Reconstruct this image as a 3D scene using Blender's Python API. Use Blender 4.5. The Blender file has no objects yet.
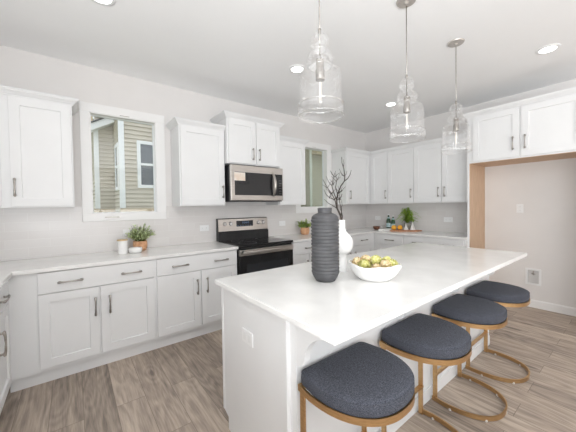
import bpy, bmesh, math, random
from mathutils import Vector, Matrix
random.seed(7)
C = bpy.context.scene.collection
PI = math.pi

# ------------------------------------------------------------------ camera
cam_d = bpy.data.cameras.new('camera'); cam = bpy.data.objects.new('camera', cam_d); C.objects.link(cam)
YAW, PIT, ROLL, F = math.radians(52.135), math.radians(-1.169), math.radians(-.862), 277.25
d0 = Vector((math.cos(YAW), math.sin(YAW), 0)); r0 = Vector((math.sin(YAW), -math.cos(YAW), 0)); up = Vector((0, 0, 1))
d2 = d0*math.cos(PIT) + up*math.sin(PIT); u2 = up*math.cos(PIT) - d0*math.sin(PIT)
r3 = r0*math.cos(ROLL) + u2*math.sin(ROLL); u3 = u2*math.cos(ROLL) - r0*math.sin(ROLL)
M = Matrix((r3, u3, -d2)).transposed().to_4x4(); M.translation = Vector((-4.7079, -3.469, 1.3597))
cam.matrix_world = M
cam_d.sensor_fit = 'HORIZONTAL'; cam_d.sensor_width = 36; cam_d.lens = 36*F/576
cam_d.shift_y = -(216-212.2)/576; cam_d.clip_start = .02
bpy.context.scene.camera = cam

# ------------------------------------------------------------------ world, lights, exposure
W = bpy.data.worlds.new('overcast sky'); bpy.context.scene.world = W; W.use_nodes = True
bg = W.node_tree.nodes['Background']; bg.inputs[0].default_value = (.93, .97, 1, 1); bg.inputs[1].default_value = 1.5
sc = bpy.context.scene
sc.view_settings.view_transform = 'Standard'; sc.view_settings.look = 'None'
sc.view_settings.gamma = 1; sc.view_settings.use_curve_mapping = False
sc.view_settings.exposure = -0.2
sc.cycles.max_bounces = 10; sc.cycles.diffuse_bounces = 5; sc.cycles.glossy_bounces = 4
sc.cycles.transparent_max_bounces = 16; sc.cycles.transmission_bounces = 6
sc.cycles.caustics_reflective = False; sc.cycles.caustics_refractive = False
sc.cycles.sample_clamp_indirect = 4

def area_light(name, loc, direction, sx, sy, power, col):
    l = bpy.data.lights.new(name, 'AREA'); l.shape = 'RECTANGLE'; l.size = sx; l.size_y = sy
    l.energy = power; l.color = col
    o = bpy.data.objects.new(name, l); C.objects.link(o); o.location = loc
    o.rotation_euler = Vector(direction).to_track_quat('-Z', 'Y').to_euler(); return o
# added unseen fill lamps by the window openings, tilted up at the ceiling
area_light('added_fill_rear', (-3.8, -7.86, 1.05), (0, 1, 3.5), 3.4, 2.1, 120, (.97, .985, 1))
area_light('added_fill_left', (-5.6, -4.9, 1.25), (1, .1, 2.2), 3.0, 1.9, 225, (.95, .98, 1))

H = 2.8095

# ------------------------------------------------------------------ materials
def mat(name, col, rough=.5, metal=0, **k):
    m = bpy.data.materials.new(name); m.use_nodes = True
    b = m.node_tree.nodes['Principled BSDF']
    b.inputs['Base Color'].default_value = (*col, 1); b.inputs['Roughness'].default_value = rough
    b.inputs['Metallic'].default_value = metal
    for a, v in k.items(): b.inputs[a.replace('_', ' ')].default_value = v
    return m
def srgb(r, g, b):
    f = lambda c: ((c/255+.055)/1.055)**2.4 if c > 10 else c/255/12.92
    return (f(r), f(g), f(b))
def nodes(m): return m.node_tree.nodes, m.node_tree.links, m.node_tree.nodes['Principled BSDF']
def noise_tint(m, a, b, scale=8, detail=4, stretch=(1, 1, 1), bump=0, bscale=None, lo=.35, hi=.65, dist=.002):
    n, l, p = nodes(m)
    tc = n.new('ShaderNodeTexCoord'); mp = n.new('ShaderNodeMapping'); mp.inputs['Scale'].default_value = stretch
    nz = n.new('ShaderNodeTexNoise'); nz.inputs['Scale'].default_value = scale; nz.inputs['Detail'].default_value = detail
    cr = n.new('ShaderNodeValToRGB'); cr.color_ramp.elements[0].color = (*a, 1); cr.color_ramp.elements[1].color = (*b, 1)
    cr.color_ramp.elements[0].position = lo; cr.color_ramp.elements[1].position = hi
    l.new(tc.outputs['Object'], mp.inputs[0]); l.new(mp.outputs[0], nz.inputs['Vector'])
    l.new(nz.outputs['Fac'], cr.inputs[0]); l.new(cr.outputs[0], p.inputs['Base Color'])
    if bump:
        n2 = n.new('ShaderNodeTexNoise'); n2.inputs['Scale'].default_value = bscale or scale*4
        bp = n.new('ShaderNodeBump'); bp.inputs['Strength'].default_value = bump; bp.inputs['Distance'].default_value = dist
        l.new(mp.outputs[0], n2.inputs['Vector']); l.new(n2.outputs['Fac'], bp.inputs['Height']); l.new(bp.outputs[0], p.inputs['Normal'])
    return m
m_wall = noise_tint(mat('wall_paint', (.8, .77, .75), .9), srgb(229, 226, 224), srgb(232, 229, 227), 3, bump=.05, bscale=150)
m_ceil = noise_tint(mat('ceiling_paint', (.8, .78, .77), .95), srgb(248, 248, 248), srgb(250, 250, 250), 2, bump=.25, bscale=60)
m_white = noise_tint(mat('cabinet_paint', (.85, .85, .84), .42), srgb(233, 233, 233), srgb(235, 235, 235), 5)
m_trim = noise_tint(mat('white_trim_paint', (.85, .85, .85), .4), srgb(240, 239, 238), srgb(242, 241, 240), 5)
m_vinyl = mat('white_vinyl', srgb(242, 244, 246), .35)
m_quartz = noise_tint(mat('white_quartz', (.85, .85, .85), .16, Specular_IOR_Level=.5), srgb(235, 234, 232), srgb(242, 241, 239), 5, 6, lo=.4, hi=.6)
m_oak = noise_tint(mat('raw_wood_veneer', (.6, .45, .33), .6), srgb(203, 172, 143), srgb(216, 186, 158), 6, 5, (8, 8, 1))
m_nickel = noise_tint(mat('brushed_nickel', (.5, .48, .45), .3, 1), srgb(158, 153, 148), srgb(184, 178, 172), 40)
m_satin = noise_tint(mat('satin_nickel', (.7, .68, .65), .35, .55), srgb(196, 190, 184), srgb(208, 202, 196), 40)
m_steel = noise_tint(mat('stainless_steel', (.6, .58, .55), .28, 1), srgb(186, 181, 176), srgb(202, 197, 192), 6, 3, (1, 1, 60))
m_black = noise_tint(mat('black_glass', (.01, .01, .012), .06), (.008, .008, .009), (.014, .014, .016), 3)
m_blackp = noise_tint(mat('black_enamel', (.015, .015, .016), .35), (.012, .012, .013), (.02, .02, .022), 10)
m_brass = noise_tint(mat('brushed_brass', (.7, .45, .22), .32, 1), srgb(198, 162, 116), srgb(212, 176, 130), 30, 3, (1, 1, 8))
m_plate = mat('white_plastic', srgb(240, 240, 240), .3)
m_slot = mat('outlet_slot', srgb(120, 118, 116), .5)
m_ink = mat('display_ink', srgb(20, 24, 34), .15)
m_digit = mat('display_digits', srgb(120, 150, 190), .3)
m_ceramic_w = noise_tint(mat('white_ceramic', (.85, .85, .85), .35), srgb(240, 239, 237), srgb(245, 244, 242), 12)
m_ceramic_d = noise_tint(mat('matte_charcoal_ceramic', (.05, .05, .055), .55), srgb(72, 72, 74), srgb(82, 82, 84), 20)
m_bark = noise_tint(mat('dark_twig', (.03, .025, .02), .8), srgb(48, 40, 36), srgb(76, 66, 60), 60)
m_terra = noise_tint(mat('terracotta', (.5, .28, .15), .7), srgb(204, 150, 110), srgb(224, 176, 138), 30)
m_leaf = noise_tint(mat('sage_leaf', (.3, .4, .2), .6), srgb(158, 178, 116), srgb(226, 234, 190), 45)
m_leaf2 = noise_tint(mat('bright_leaf', (.3, .4, .2), .6), srgb(128, 158, 66), srgb(184, 202, 110), 45)
m_fern = noise_tint(mat('fern_leaf', (.2, .35, .08), .6), srgb(124, 160, 50), srgb(186, 214, 100), 40)
m_stem = mat('green_stem', srgb(110, 120, 60), .7)
m_orange = noise_tint(mat('orange_peel', (.9, .5, .05), .5), srgb(240, 168, 40), srgb(248, 188, 70), 30, bump=.3, bscale=400, dist=.0005)
m_board = noise_tint(mat('cutting_board_wood', (.4, .2, .1), .5), srgb(160, 100, 64), srgb(206, 150, 108), 12, 5, (1, 10, 1))
m_bowlwood = noise_tint(mat('dark_wood', (.2, .1, .06), .5), srgb(100, 62, 44), srgb(150, 100, 76), 20)
m_bottle = mat('green_bottle_glass', srgb(24, 84, 44), .08, Transmission_Weight=.35)
m_label = noise_tint(mat('pale_blue_label', (.6, .75, .8), .6), srgb(170, 204, 208), srgb(224, 234, 234), 60, lo=.45, hi=.55)
m_linen = noise_tint(mat('white_linen', (.8, .78, .76), .9), srgb(236, 232, 228), srgb(246, 243, 240), 50)
m_lid = noise_tint(mat('light_wood_lid', (.7, .55, .4), .6), srgb(206, 178, 136), srgb(222, 196, 156), 20, 4, (1, 8, 1))
m_art = noise_tint(mat('artichoke_scale', (.5, .5, .2), .6), srgb(206, 204, 104), srgb(240, 236, 180), 50, 4)
n_, l_, p_ = nodes(m_art)
m_art2 = noise_tint(mat('artichoke_blush', (.7, .5, .4), .6), srgb(216, 192, 136), srgb(244, 222, 190), 50)
m_siding = noise_tint(mat('beige_vinyl_siding', (.5, .48, .4), .7), srgb(198, 190, 176), srgb(208, 200, 186), 3)
m_paneglass_far = mat('far_window_glass', srgb(96, 104, 112), .1)
m_tan = mat('tan_board', srgb(206, 186, 158), .8)
m_dark = mat('dark_gap', srgb(66, 70, 74), .7)
m_ground = noise_tint(mat('lawn', (.2, .25, .1), .9), srgb(110, 128, 76), srgb(140, 150, 100), 6)
m_stone = noise_tint(mat('grey_stone', (.4, .38, .36), .8), srgb(150, 146, 138), srgb(172, 168, 160), 20)
m_clear = mat('clear_rubber', srgb(236, 230, 222), .3)
m_paper = noise_tint(mat('paper_sticker', (.8, .75, .7), .7), srgb(226, 208, 190), srgb(244, 240, 236), 9)

def emis(name, col, s):
    m = bpy.data.materials.new(name); m.use_nodes = True; n = m.node_tree.nodes; n.clear()
    e = n.new('ShaderNodeEmission'); e.inputs[0].default_value = (*col, 1); e.inputs[1].default_value = s
    o = n.new('ShaderNodeOutputMaterial'); m.node_tree.links.new(e.outputs[0], o.inputs[0]); return m
m_lamp = emis('downlight_lens', (1, .98, .95), 9)
m_fil = emis('bulb_filament', (1, .92, .8), 2.2)
def clear_glass(name, tint, fac_lo, fac_hi, rough=.02):
    m = bpy.data.materials.new(name); m.use_nodes = True; n = m.node_tree.nodes; l = m.node_tree.links; n.clear()
    t = n.new('ShaderNodeBsdfTransparent'); t.inputs[0].default_value = (*tint, 1)
    g = n.new('ShaderNodeBsdfGlossy'); g.inputs['Roughness'].default_value = rough; g.inputs[0].default_value = (1, 1, 1, 1)
    lw = n.new('ShaderNodeLayerWeight'); lw.inputs[0].default_value = .35
    mr = n.new('ShaderNodeMapRange'); mr.inputs['To Min'].default_value = fac_lo; mr.inputs['To Max'].default_value = fac_hi
    mx = n.new('ShaderNodeMixShader'); o = n.new('ShaderNodeOutputMaterial')
    l.new(lw.outputs['Facing'], mr.inputs[0]); l.new(mr.outputs[0], mx.inputs[0])
    l.new(t.outputs[0], mx.inputs[1]); l.new(g.outputs[0], mx.inputs[2]); l.new(mx.outputs[0], o.inputs[0]); return m
m_pane = clear_glass('window_glass', (.97, .98, .98), .03, .35)
m_shade = clear_glass('clear_seeded_glass', (.99, .99, .99), .012, .42, .03)
m_ring = clear_glass('thick_glass_edge', (.97, .97, .97), .12, .8, .05)
n = m_shade.node_tree.nodes; l = m_shade.node_tree.links
tc = n.new('ShaderNodeTexCoord'); vz = n.new('ShaderNodeTexNoise'); vz.inputs['Scale'].default_value = 22
bp = n.new('ShaderNodeBump'); bp.inputs['Strength'].default_value = .4; bp.inputs['Distance'].default_value = .008
l.new(tc.outputs['Object'], vz.inputs['Vector']); l.new(vz.outputs['Fac'], bp.inputs['Height'])
for q in n:
    if q.type == 'BSDF_GLOSSY': l.new(bp.outputs[0], q.inputs['Normal'])
    if q.type == 'LAYER_WEIGHT': l.new(bp.outputs[0], q.inputs['Normal'])

def floor_mat():
    m = mat('vinyl_plank', (.4, .33, .28), .5); n, l, p = nodes(m)
    tc = n.new('ShaderNodeTexCoord'); sp = n.new('ShaderNodeSeparateXYZ'); cb = n.new('ShaderNodeCombineXYZ')
    l.new(tc.outputs['Object'], sp.inputs[0]); l.new(sp.outputs['Y'], cb.inputs['X']); l.new(sp.outputs['X'], cb.inputs['Y'])
    br = n.new('ShaderNodeTexBrick'); br.offset = .37; br.offset_frequency = 2
    for k, v in (('Scale', 1), ('Brick Width', 1.25), ('Row Height', .18), ('Mortar Size', .0016), ('Mortar Smooth', .1), ('Bias', 0)):
        br.inputs[k].default_value = v
    br.inputs['Color1'].default_value = (0, 0, 0, 1); br.inputs['Color2'].default_value = (1, 1, 1, 1); br.inputs['Mortar'].default_value = (.5, .5, .5, 1)
    l.new(cb.outputs[0], br.inputs['Vector'])
    # per-plank offset so the grain breaks at each seam
    ad = n.new('ShaderNodeVectorMath'); ad.operation = 'MULTIPLY_ADD'; ad.inputs[1].default_value = (7, 3, 11)
    l.new(br.outputs['Color'], ad.inputs[0]); l.new(cb.outputs[0], ad.inputs[2])
    mp = n.new('ShaderNodeMapping'); mp.inputs['Scale'].default_value = (1.0, 10, 1); l.new(ad.outputs[0], mp.inputs[0])
    nz = n.new('ShaderNodeTexNoise'); nz.inputs['Scale'].default_value = 1.5; nz.inputs['Detail'].default_value = 6; nz.inputs['Distortion'].default_value = 1.6
    l.new(mp.outputs[0], nz.inputs['Vector'])
    # rings around knots
    mp2 = n.new('ShaderNodeMapping'); mp2.inputs['Scale'].default_value = (1.2, 5.5, 1); l.new(ad.outputs[0], mp2.inputs[0])
    n3 = n.new('ShaderNodeTexNoise'); n3.inputs['Scale'].default_value = 1.1; n3.inputs['Detail'].default_value = 1; l.new(mp2.outputs[0], n3.inputs['Vector'])
    mu = n.new('ShaderNodeMath'); mu.operation = 'MULTIPLY'; mu.inputs[1].default_value = 60; l.new(n3.outputs['Fac'], mu.inputs[0])
    si = n.new('ShaderNodeMath'); si.operation = 'SINE'; l.new(mu.outputs[0], si.inputs[0])
    nf = n.new('ShaderNodeTexNoise'); nf.inputs['Scale'].default_value = 9; nf.inputs['Detail'].default_value = 5
    mp3 = n.new('ShaderNodeMapping'); mp3.inputs['Scale'].default_value = (1, 14, 1); l.new(ad.outputs[0], mp3.inputs[0]); l.new(mp3.outputs[0], nf.inputs['Vector'])
    cr = n.new('ShaderNodeValToRGB'); e = cr.color_ramp.elements
    e[0].position = .3; e[0].color = (*srgb(122, 111, 102), 1); e[1].position = .68; e[1].color = (*srgb(202, 187, 171), 1)
    x = e.new(.5); x.color = (*srgb(172, 156, 142), 1)
    # value = noise + plank shift + ring + fine
    a1 = n.new('ShaderNodeMath'); a1.operation = 'MULTIPLY_ADD'; a1.inputs[1].default_value = .15
    sub = n.new('ShaderNodeMath'); sub.operation = 'SUBTRACT'; sub.inputs[1].default_value = .5
    l.new(br.outputs['Color'], sub.inputs[0]); l.new(sub.outputs[0], a1.inputs[0]); nzs = n.new('ShaderNodeMapRange'); nzs.inputs['To Min'].default_value = .22; nzs.inputs['To Max'].default_value = .78; l.new(nz.outputs['Fac'], nzs.inputs[0]); l.new(nzs.outputs[0], a1.inputs[2])
    a2 = n.new('ShaderNodeMath'); a2.operation = 'MULTIPLY_ADD'; a2.inputs[1].default_value = .035; l.new(si.outputs[0], a2.inputs[0]); l.new(a1.outputs[0], a2.inputs[2])
    s3 = n.new('ShaderNodeMath'); s3.operation = 'SUBTRACT'; s3.inputs[1].default_value = .5; l.new(nf.outputs['Fac'], s3.inputs[0])
    a3 = n.new('ShaderNodeMath'); a3.operation = 'MULTIPLY_ADD'; a3.inputs[1].default_value = .28; l.new(s3.outputs[0], a3.inputs[0]); l.new(a2.outputs[0], a3.inputs[2])
    vo = n.new('ShaderNodeTexVoronoi'); vo.inputs['Scale'].default_value = 1; mp4 = n.new('ShaderNodeMapping'); mp4.inputs['Scale'].default_value = (1.6, 4.2, 1)
    l.new(ad.outputs[0], mp4.inputs[0]); l.new(mp4.outputs[0], vo.inputs['Vector'])
    kn = n.new('ShaderNodeMapRange'); kn.inputs['From Min'].default_value = .02; kn.inputs['From Max'].default_value = .16; kn.inputs['To Min'].default_value = -.30; kn.inputs['To Max'].default_value = 0
    l.new(vo.outputs['Distance'], kn.inputs[0])
    rg = n.new('ShaderNodeMath'); rg.operation = 'MULTIPLY'; rg.inputs[1].default_value = 55; l.new(vo.outputs['Distance'], rg.inputs[0])
    rs = n.new('ShaderNodeMath'); rs.operation = 'SINE'; l.new(rg.outputs[0], rs.inputs[0])
    rf = n.new('ShaderNodeMapRange'); rf.inputs['From Min'].default_value = .08; rf.inputs['From Max'].default_value = .42; rf.inputs['To Min'].default_value = .055; rf.inputs['To Max'].default_value = 0
    l.new(vo.outputs['Distance'], rf.inputs[0]); rm = n.new('ShaderNodeMath'); rm.operation = 'MULTIPLY_ADD'
    l.new(rs.outputs[0], rm.inputs[0]); l.new(rf.outputs[0], rm.inputs[1]); l.new(kn.outputs[0], rm.inputs[2])
    a4 = n.new('ShaderNodeMath'); a4.operation = 'ADD'; l.new(a3.outputs[0], a4.inputs[0]); l.new(rm.outputs[0], a4.inputs[1])
    l.new(a4.outputs[0], cr.inputs[0])
    mx = n.new('ShaderNodeMixRGB'); mx.inputs['Color2'].default_value = (*srgb(92, 80, 70), 1)
    mf = n.new('ShaderNodeMath'); mf.operation = 'MULTIPLY'; mf.inputs[1].default_value = .7; l.new(br.outputs['Fac'], mf.inputs[0])
    l.new(mf.outputs[0], mx.inputs['Fac']); l.new(cr.outputs[0], mx.inputs['Color1']); l.new(mx.outputs[0], p.inputs['Base Color'])
    bm_ = n.new('ShaderNodeBump'); bm_.inputs['Strength'].default_value = .15; bm_.inputs['Distance'].default_value = .002
    l.new(nf.outputs['Fac'], bm_.inputs['Height']); l.new(bm_.outputs[0], p.inputs['Normal'])
    return m
m_floor = floor_mat()

def tile_mat(name, axis):
    m = mat(name, (.7, .68, .66), .22); n, l, p = nodes(m)
    tc = n.new('ShaderNodeTexCoord'); sp = n.new('ShaderNodeSeparateXYZ'); cb = n.new('ShaderNodeCombineXYZ')
    l.new(tc.outputs['Object'], sp.inputs[0]); l.new(sp.outputs[axis], cb.inputs['X']); l.new(sp.outputs['Z'], cb.inputs['Y'])
    br = n.new('ShaderNodeTexBrick'); br.offset = .5
    for k, v in (('Scale', 1), ('Brick Width', .305), ('Row Height', .0782), ('Mortar Size', .0013), ('Mortar Smooth', .2)):
        br.inputs[k].default_value = v
    br.inputs['Color1'].default_value = (*srgb(222, 218, 216), 1); br.inputs['Color2'].default_value = (*srgb(226, 223, 221), 1)
    br.inputs['Mortar'].default_value = (*srgb(233, 231, 229), 1)
    l.new(cb.outputs[0], br.inputs['Vector']); l.new(br.outputs['Color'], p.inputs['Base Color'])
    b = n.new('ShaderNodeBump'); b.invert = True; b.inputs['Strength'].default_value = .35; b.inputs['Distance'].default_value = .001
    l.new(br.outputs['Fac'], b.inputs['Height']); l.new(b.outputs[0], p.inputs['Normal']); return m
m_tileA = tile_mat('subway_tile', 'X'); m_tileB = tile_mat('subway_tile_side', 'Y')

def fabric_mat():
    m = mat('charcoal_tweed', (.03, .035, .045), .95); n, l, p = nodes(m)
    tc = n.new('ShaderNodeTexCoord')
    w1 = n.new('ShaderNodeTexNoise'); w1.inputs['Scale'].default_value = 420; w1.inputs['Detail'].default_value = 2
    mp = n.new('ShaderNodeMapping'); mp.inputs['Scale'].default_value = (.35, 1, 1)
    l.new(tc.outputs['Object'], mp.inputs[0]); l.new(mp.outputs[0], w1.inputs['Vector'])
    cr = n.new('ShaderNodeValToRGB'); e = cr.color_ramp.elements
    e[0].position = .38; e[0].color = (*srgb(48, 50, 58), 1); e[1].position = .66; e[1].color = (*srgb(88, 91, 101), 1)
    l.new(w1.outputs['Fac'], cr.inputs[0]); l.new(cr.outputs[0], p.inputs['Base Color'])
    b = n.new('ShaderNodeBump'); b.inputs['Strength'].default_value = .5; b.inputs['Distance'].default_value = .001
    l.new(w1.outputs['Fac'], b.inputs['Height']); l.new(b.outputs[0], p.inputs['Normal']); return m
m_fab = fabric_mat()

# ------------------------------------------------------------------ mesh helpers
def bm_new(): return bmesh.new()
def box(bm, x0, x1, y0, y1, z0, z1, bev=0):
    x0, x1 = sorted((x0, x1)); y0, y1 = sorted((y0, y1)); z0, z1 = sorted((z0, z1))
    r = bmesh.ops.create_cube(bm, size=1)
    for v in r['verts']: v.co = Vector(((x0+x1)/2+v.co.x*(x1-x0), (y0+y1)/2+v.co.y*(y1-y0), (z0+z1)/2+v.co.z*(z1-z0)))
    if bev:
        es = list({e for v in r['verts'] for e in v.link_edges})
        bmesh.ops.bevel(bm, geom=es, offset=bev, segments=2, affect='EDGES', profile=.5)
    return bm
def tube(bm, pts, rad, seg=8, closed=False, caps=True):
    pts = [Vector(p) for p in pts]; n = len(pts)
    if not hasattr(rad, '__len__'): rad = [rad]*n
    rings = []; prev = None
    for i, p in enumerate(pts):
        if closed: t = pts[(i+1) % n]-pts[i-1]
        else: t = pts[min(i+1, n-1)]-pts[max(i-1, 0)]
        t.normalize()
        if prev is None:
            a = Vector((0, 0, 1)) if abs(t.z) < .9 else Vector((1, 0, 0)); nx = t.cross(a).normalized()
        else: nx = (prev - t*prev.dot(t)).normalized()
        prev = nx; ny = t.cross(nx)
        rings.append([bm.verts.new(p + (nx*math.cos(2*PI*k/seg)+ny*math.sin(2*PI*k/seg))*rad[i]) for k in range(seg)])
    m = n if closed else n-1
    for i in range(m):
        a, b = rings[i], rings[(i+1) % n]
        for k in range(seg): bm.faces.new((a[k], a[(k+1) % seg], b[(k+1) % seg], b[k]))
    if caps and not closed: bm.faces.new(rings[0][::-1]); bm.faces.new(rings[-1])
    return bm
def lathe(bm, prof, cx=0, cy=0, seg=32, cap0=True, cap1=True, sx=1, sy=1):
    rings = [[bm.verts.new((cx+r*math.cos(2*PI*k/seg)*sx, cy+r*math.sin(2*PI*k/seg)*sy, z)) for k in range(seg)] for r, z in prof]
    for a, b in zip(rings, rings[1:]):
        for k in range(seg): bm.faces.new((a[k], a[(k+1) % seg], b[(k+1) % seg], b[k]))
    if cap0: bm.faces.new(rings[0][::-1])
    if cap1: bm.faces.new(rings[-1])
    return bm
def prism(bm, poly, z0, z1, bev=0):
    a = [bm.verts.new((x, y, z0)) for x, y in poly]; b = [bm.verts.new((x, y, z1)) for x, y in poly]
    n = len(poly); fs = [bm.faces.new(a[::-1]), bm.faces.new(b)]
    for i in range(n): fs.append(bm.faces.new((a[i], a[(i+1) % n], b[(i+1) % n], b[i])))
    if bev:
        bmesh.ops.recalc_face_normals(bm, faces=fs)
        es = list({e for f in fs for e in f.edges if len(e.link_faces) == 2 and e.calc_face_angle(0) > .5})
        bmesh.ops.bevel(bm, geom=es, offset=bev, segments=2, affect='EDGES')
    return bm
def prism_x(bm, poly, x0, x1):                       # polygon in (y, z), thickness along x
    a = [bm.verts.new((x0, y, z)) for y, z in poly]; b = [bm.verts.new((x1, y, z)) for y, z in poly]
    n = len(poly); bm.faces.new(a); bm.faces.new(b[::-1])
    for i in range(n): bm.faces.new((a[i], a[(i+1) % n], b[(i+1) % n], b[i]))
    return bm
def sweep(bm, path, prof, caps=True):                # prof (out, z); "out" is to the right of travel
    P = [Vector((x, y)) for x, y in path]; n = len(P); rings = []
    for i in range(n):
        ns = []
        if i > 0: t = (P[i]-P[i-1]).normalized(); ns.append(Vector((t.y, -t.x)))
        if i < n-1: t = (P[i+1]-P[i]).normalized(); ns.append(Vector((t.y, -t.x)))
        if len(ns) == 2: m = (ns[0]+ns[1]); m = m/(1+ns[0].dot(ns[1]))
        else: m = ns[0]
        rings.append([bm.verts.new((P[i].x+m.x*o, P[i].y+m.y*o, z)) for o, z in prof])
    k = len(prof)
    for a, b in zip(rings, rings[1:]):
        for j in range(k): bm.faces.new((a[j], b[j], b[(j+1) % k], a[(j+1) % k]))
    if caps: bm.faces.new(rings[0]); bm.faces.new(rings[-1][::-1])
    return bm
def obj(name, bm, m, parent=None, smooth=False, angle=None):
    bmesh.ops.recalc_face_normals(bm, faces=bm.faces)
    me = bpy.data.meshes.new(name)
    root = parent
    if root is not None:
        while root.parent is not None: root = root.parent
        off = Vector(root.location)
    else:
        vs = [v.co for v in bm.verts]
        off = Vector(((min(v.x for v in vs)+max(v.x for v in vs))/2, (min(v.y for v in vs)+max(v.y for v in vs))/2, min(v.z for v in vs)))
    bmesh.ops.translate(bm, verts=bm.verts, vec=-off)
    bm.to_mesh(me); bm.free(); me.materials.append(m)
    o = bpy.data.objects.new(name, me); C.objects.link(o)
    if parent is not None: o.parent = parent
    else: o.location = off
    if smooth:
        for p in me.polygons: p.use_smooth = True
    if angle:
        for p in me.polygons: p.use_smooth = True
        me.set_sharp_from_angle(angle=math.radians(angle))
    return o
def tag(o, label, cat, group=None, kind=None):
    o['label'] = label; o['category'] = cat
    if group: o['group'] = group
    if kind: o['kind'] = kind
    return o
def thing(name, label, cat, loc, group=None):
    o = bpy.data.objects.new(name, None); o.empty_display_size = .1; C.objects.link(o); o.location = loc
    return tag(o, label, cat, group)
def struct(name, bm, m, label=None, parent=None, cat=None):
    # structure keeps world coordinates so that its pattern lines up
    bmesh.ops.recalc_face_normals(bm, faces=bm.faces)
    me = bpy.data.meshes.new(name); bm.to_mesh(me); bm.free(); me.materials.append(m)
    o = bpy.data.objects.new(name, me); C.objects.link(o); o.parent = parent
    if parent is None:
        o['kind'] = 'structure'
        if label: o['label'] = label
        o['category'] = cat or name.split('_')[0]
    return o
def copy_tree(o, loc=None, parent=None):
    c = o.copy(); C.objects.link(c); c.parent = parent
    if loc is not None: c.location = loc
    for ch in o.children: copy_tree(ch, None, c)
    return c

# ------------------------------------------------------------------ room shell
X0, X1, Y0, Y1 = -5.71, 0, -8.0, 0
T = .12
struct('floor', box(bm_new(), X0-T, X1+T, Y0-T, Y1+T, -.1, 0), m_floor, 'grey-brown wood plank floor running toward the range wall')
struct('ceiling', box(bm_new(), X0-T, X1+T, Y0-T, Y1+T, H, H+.1), m_ceil, 'flat pale ceiling with recessed lights')
def wall_with_holes(axis, a0, a1, face, out, holes):
    """wall slab between a0..a1 along the axis, thickness from face to out, with rectangular holes (u0,u1,z0,z1)"""
    bm = bm_new(); us = sorted({a0, a1, *[h[0] for h in holes], *[h[1] for h in holes]})
    zs = sorted({0, H, *[h[2] for h in holes], *[h[3] for h in holes]})
    for u0, u1 in zip(us, us[1:]):
        for z0, z1 in zip(zs, zs[1:]):
            if any(h[0] <= u0 and u1 <= h[1] and h[2] <= z0 and z1 <= h[3] for h in holes): continue
            if axis == 'x': box(bm, u0, u1, face, out, z0, z1)
            else: box(bm, face, out, u0, u1, z0, z1)
    bmesh.ops.remove_doubles(bm, verts=bm.verts, dist=1e-5)
    # drop faces shared between neighbouring blocks
    seen = {}
    for f in bm.faces: seen.setdefault(frozenset(v.index for v in f.verts), []).append(f)
    bm.verts.index_update(); seen = {}
    for f in bm.faces: seen.setdefault(frozenset(v.index for v in f.verts), []).append(f)
    bmesh.ops.delete(bm, geom=[f for g in seen.values() if len(g) > 1 for f in g], context='FACES_ONLY')
    return bm
WIN1 = (-4.547, -3.93, 1.315, 2.35); WIN2 = (-1.76, -1.125, 1.34, 2.35)
struct('wall_back', wall_with_holes('x', X0-T, X1+T, 0, T, [WIN1, WIN2]), m_wall, 'pale greige wall behind the range with two small windows')
struct('wall_right', wall_with_holes('y', Y0-T, Y1, 0, T, []), m_wall, 'pale greige wall behind the refrigerator alcove')
LW = (-6.45, -3.35, .2, 2.3); RW = (-5.8+.15, -2.2, .04, 2.1)
struct('wall_left', wall_with_holes('y', Y0-T, Y1, X0, X0-T, [LW]), m_wall, 'pale wall at the left end of the kitchen')
struct('wall_front', wall_with_holes('x', X0-T, X1+T, Y0, Y0-T, [RW]), m_wall, 'pale wall with a wide window behind the viewer')

# backsplash tile belongs to the walls
struct('trim_1', box(bm_new(), X0, 0, -.008, 0, .914, 1.236), m_tileA, 'glossy pale grey subway tile backsplash behind the range')
bm = bm_new()
for a, b in ((X0, -4.632), (-3.833, -1.86), (-1.03, 0)): box(bm, a, b, -.008, 0, 1.236, 1.39)
struct('trim_2', bm, m_tileA, 'upper rows of pale grey subway tile beside the windows')
struct('trim_3', box(bm_new(), -.008, 0, -2.02, -.008, .914, 1.39), m_tileB, 'glossy pale grey subway tile backsplash on the right wall')
struct('trim_4', box(bm_new(), X0, X0+.008, -2.6, -.008, .914, 1.39), m_tileB, 'pale grey subway tile on the left wall')

# baseboards
def bb_prof(): return [(0, 0), (.014, 0), (.014, .085), (.008, .1), (0, .1)]
struct('baseboard_right', sweep(bm_new(), [(0, -2.053), (0, Y0)], bb_prof()), m_trim, 'white baseboard under the plain right wall')
struct('baseboard_front', sweep(bm_new(), [(0, Y0), (X0, Y0)], bb_prof()), m_trim, 'white baseboard behind the viewer')
struct('baseboard_left', sweep(bm_new(), [(X0, Y0), (X0, -2.62)], bb_prof()), m_trim, 'white baseboard along the left wall')

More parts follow.
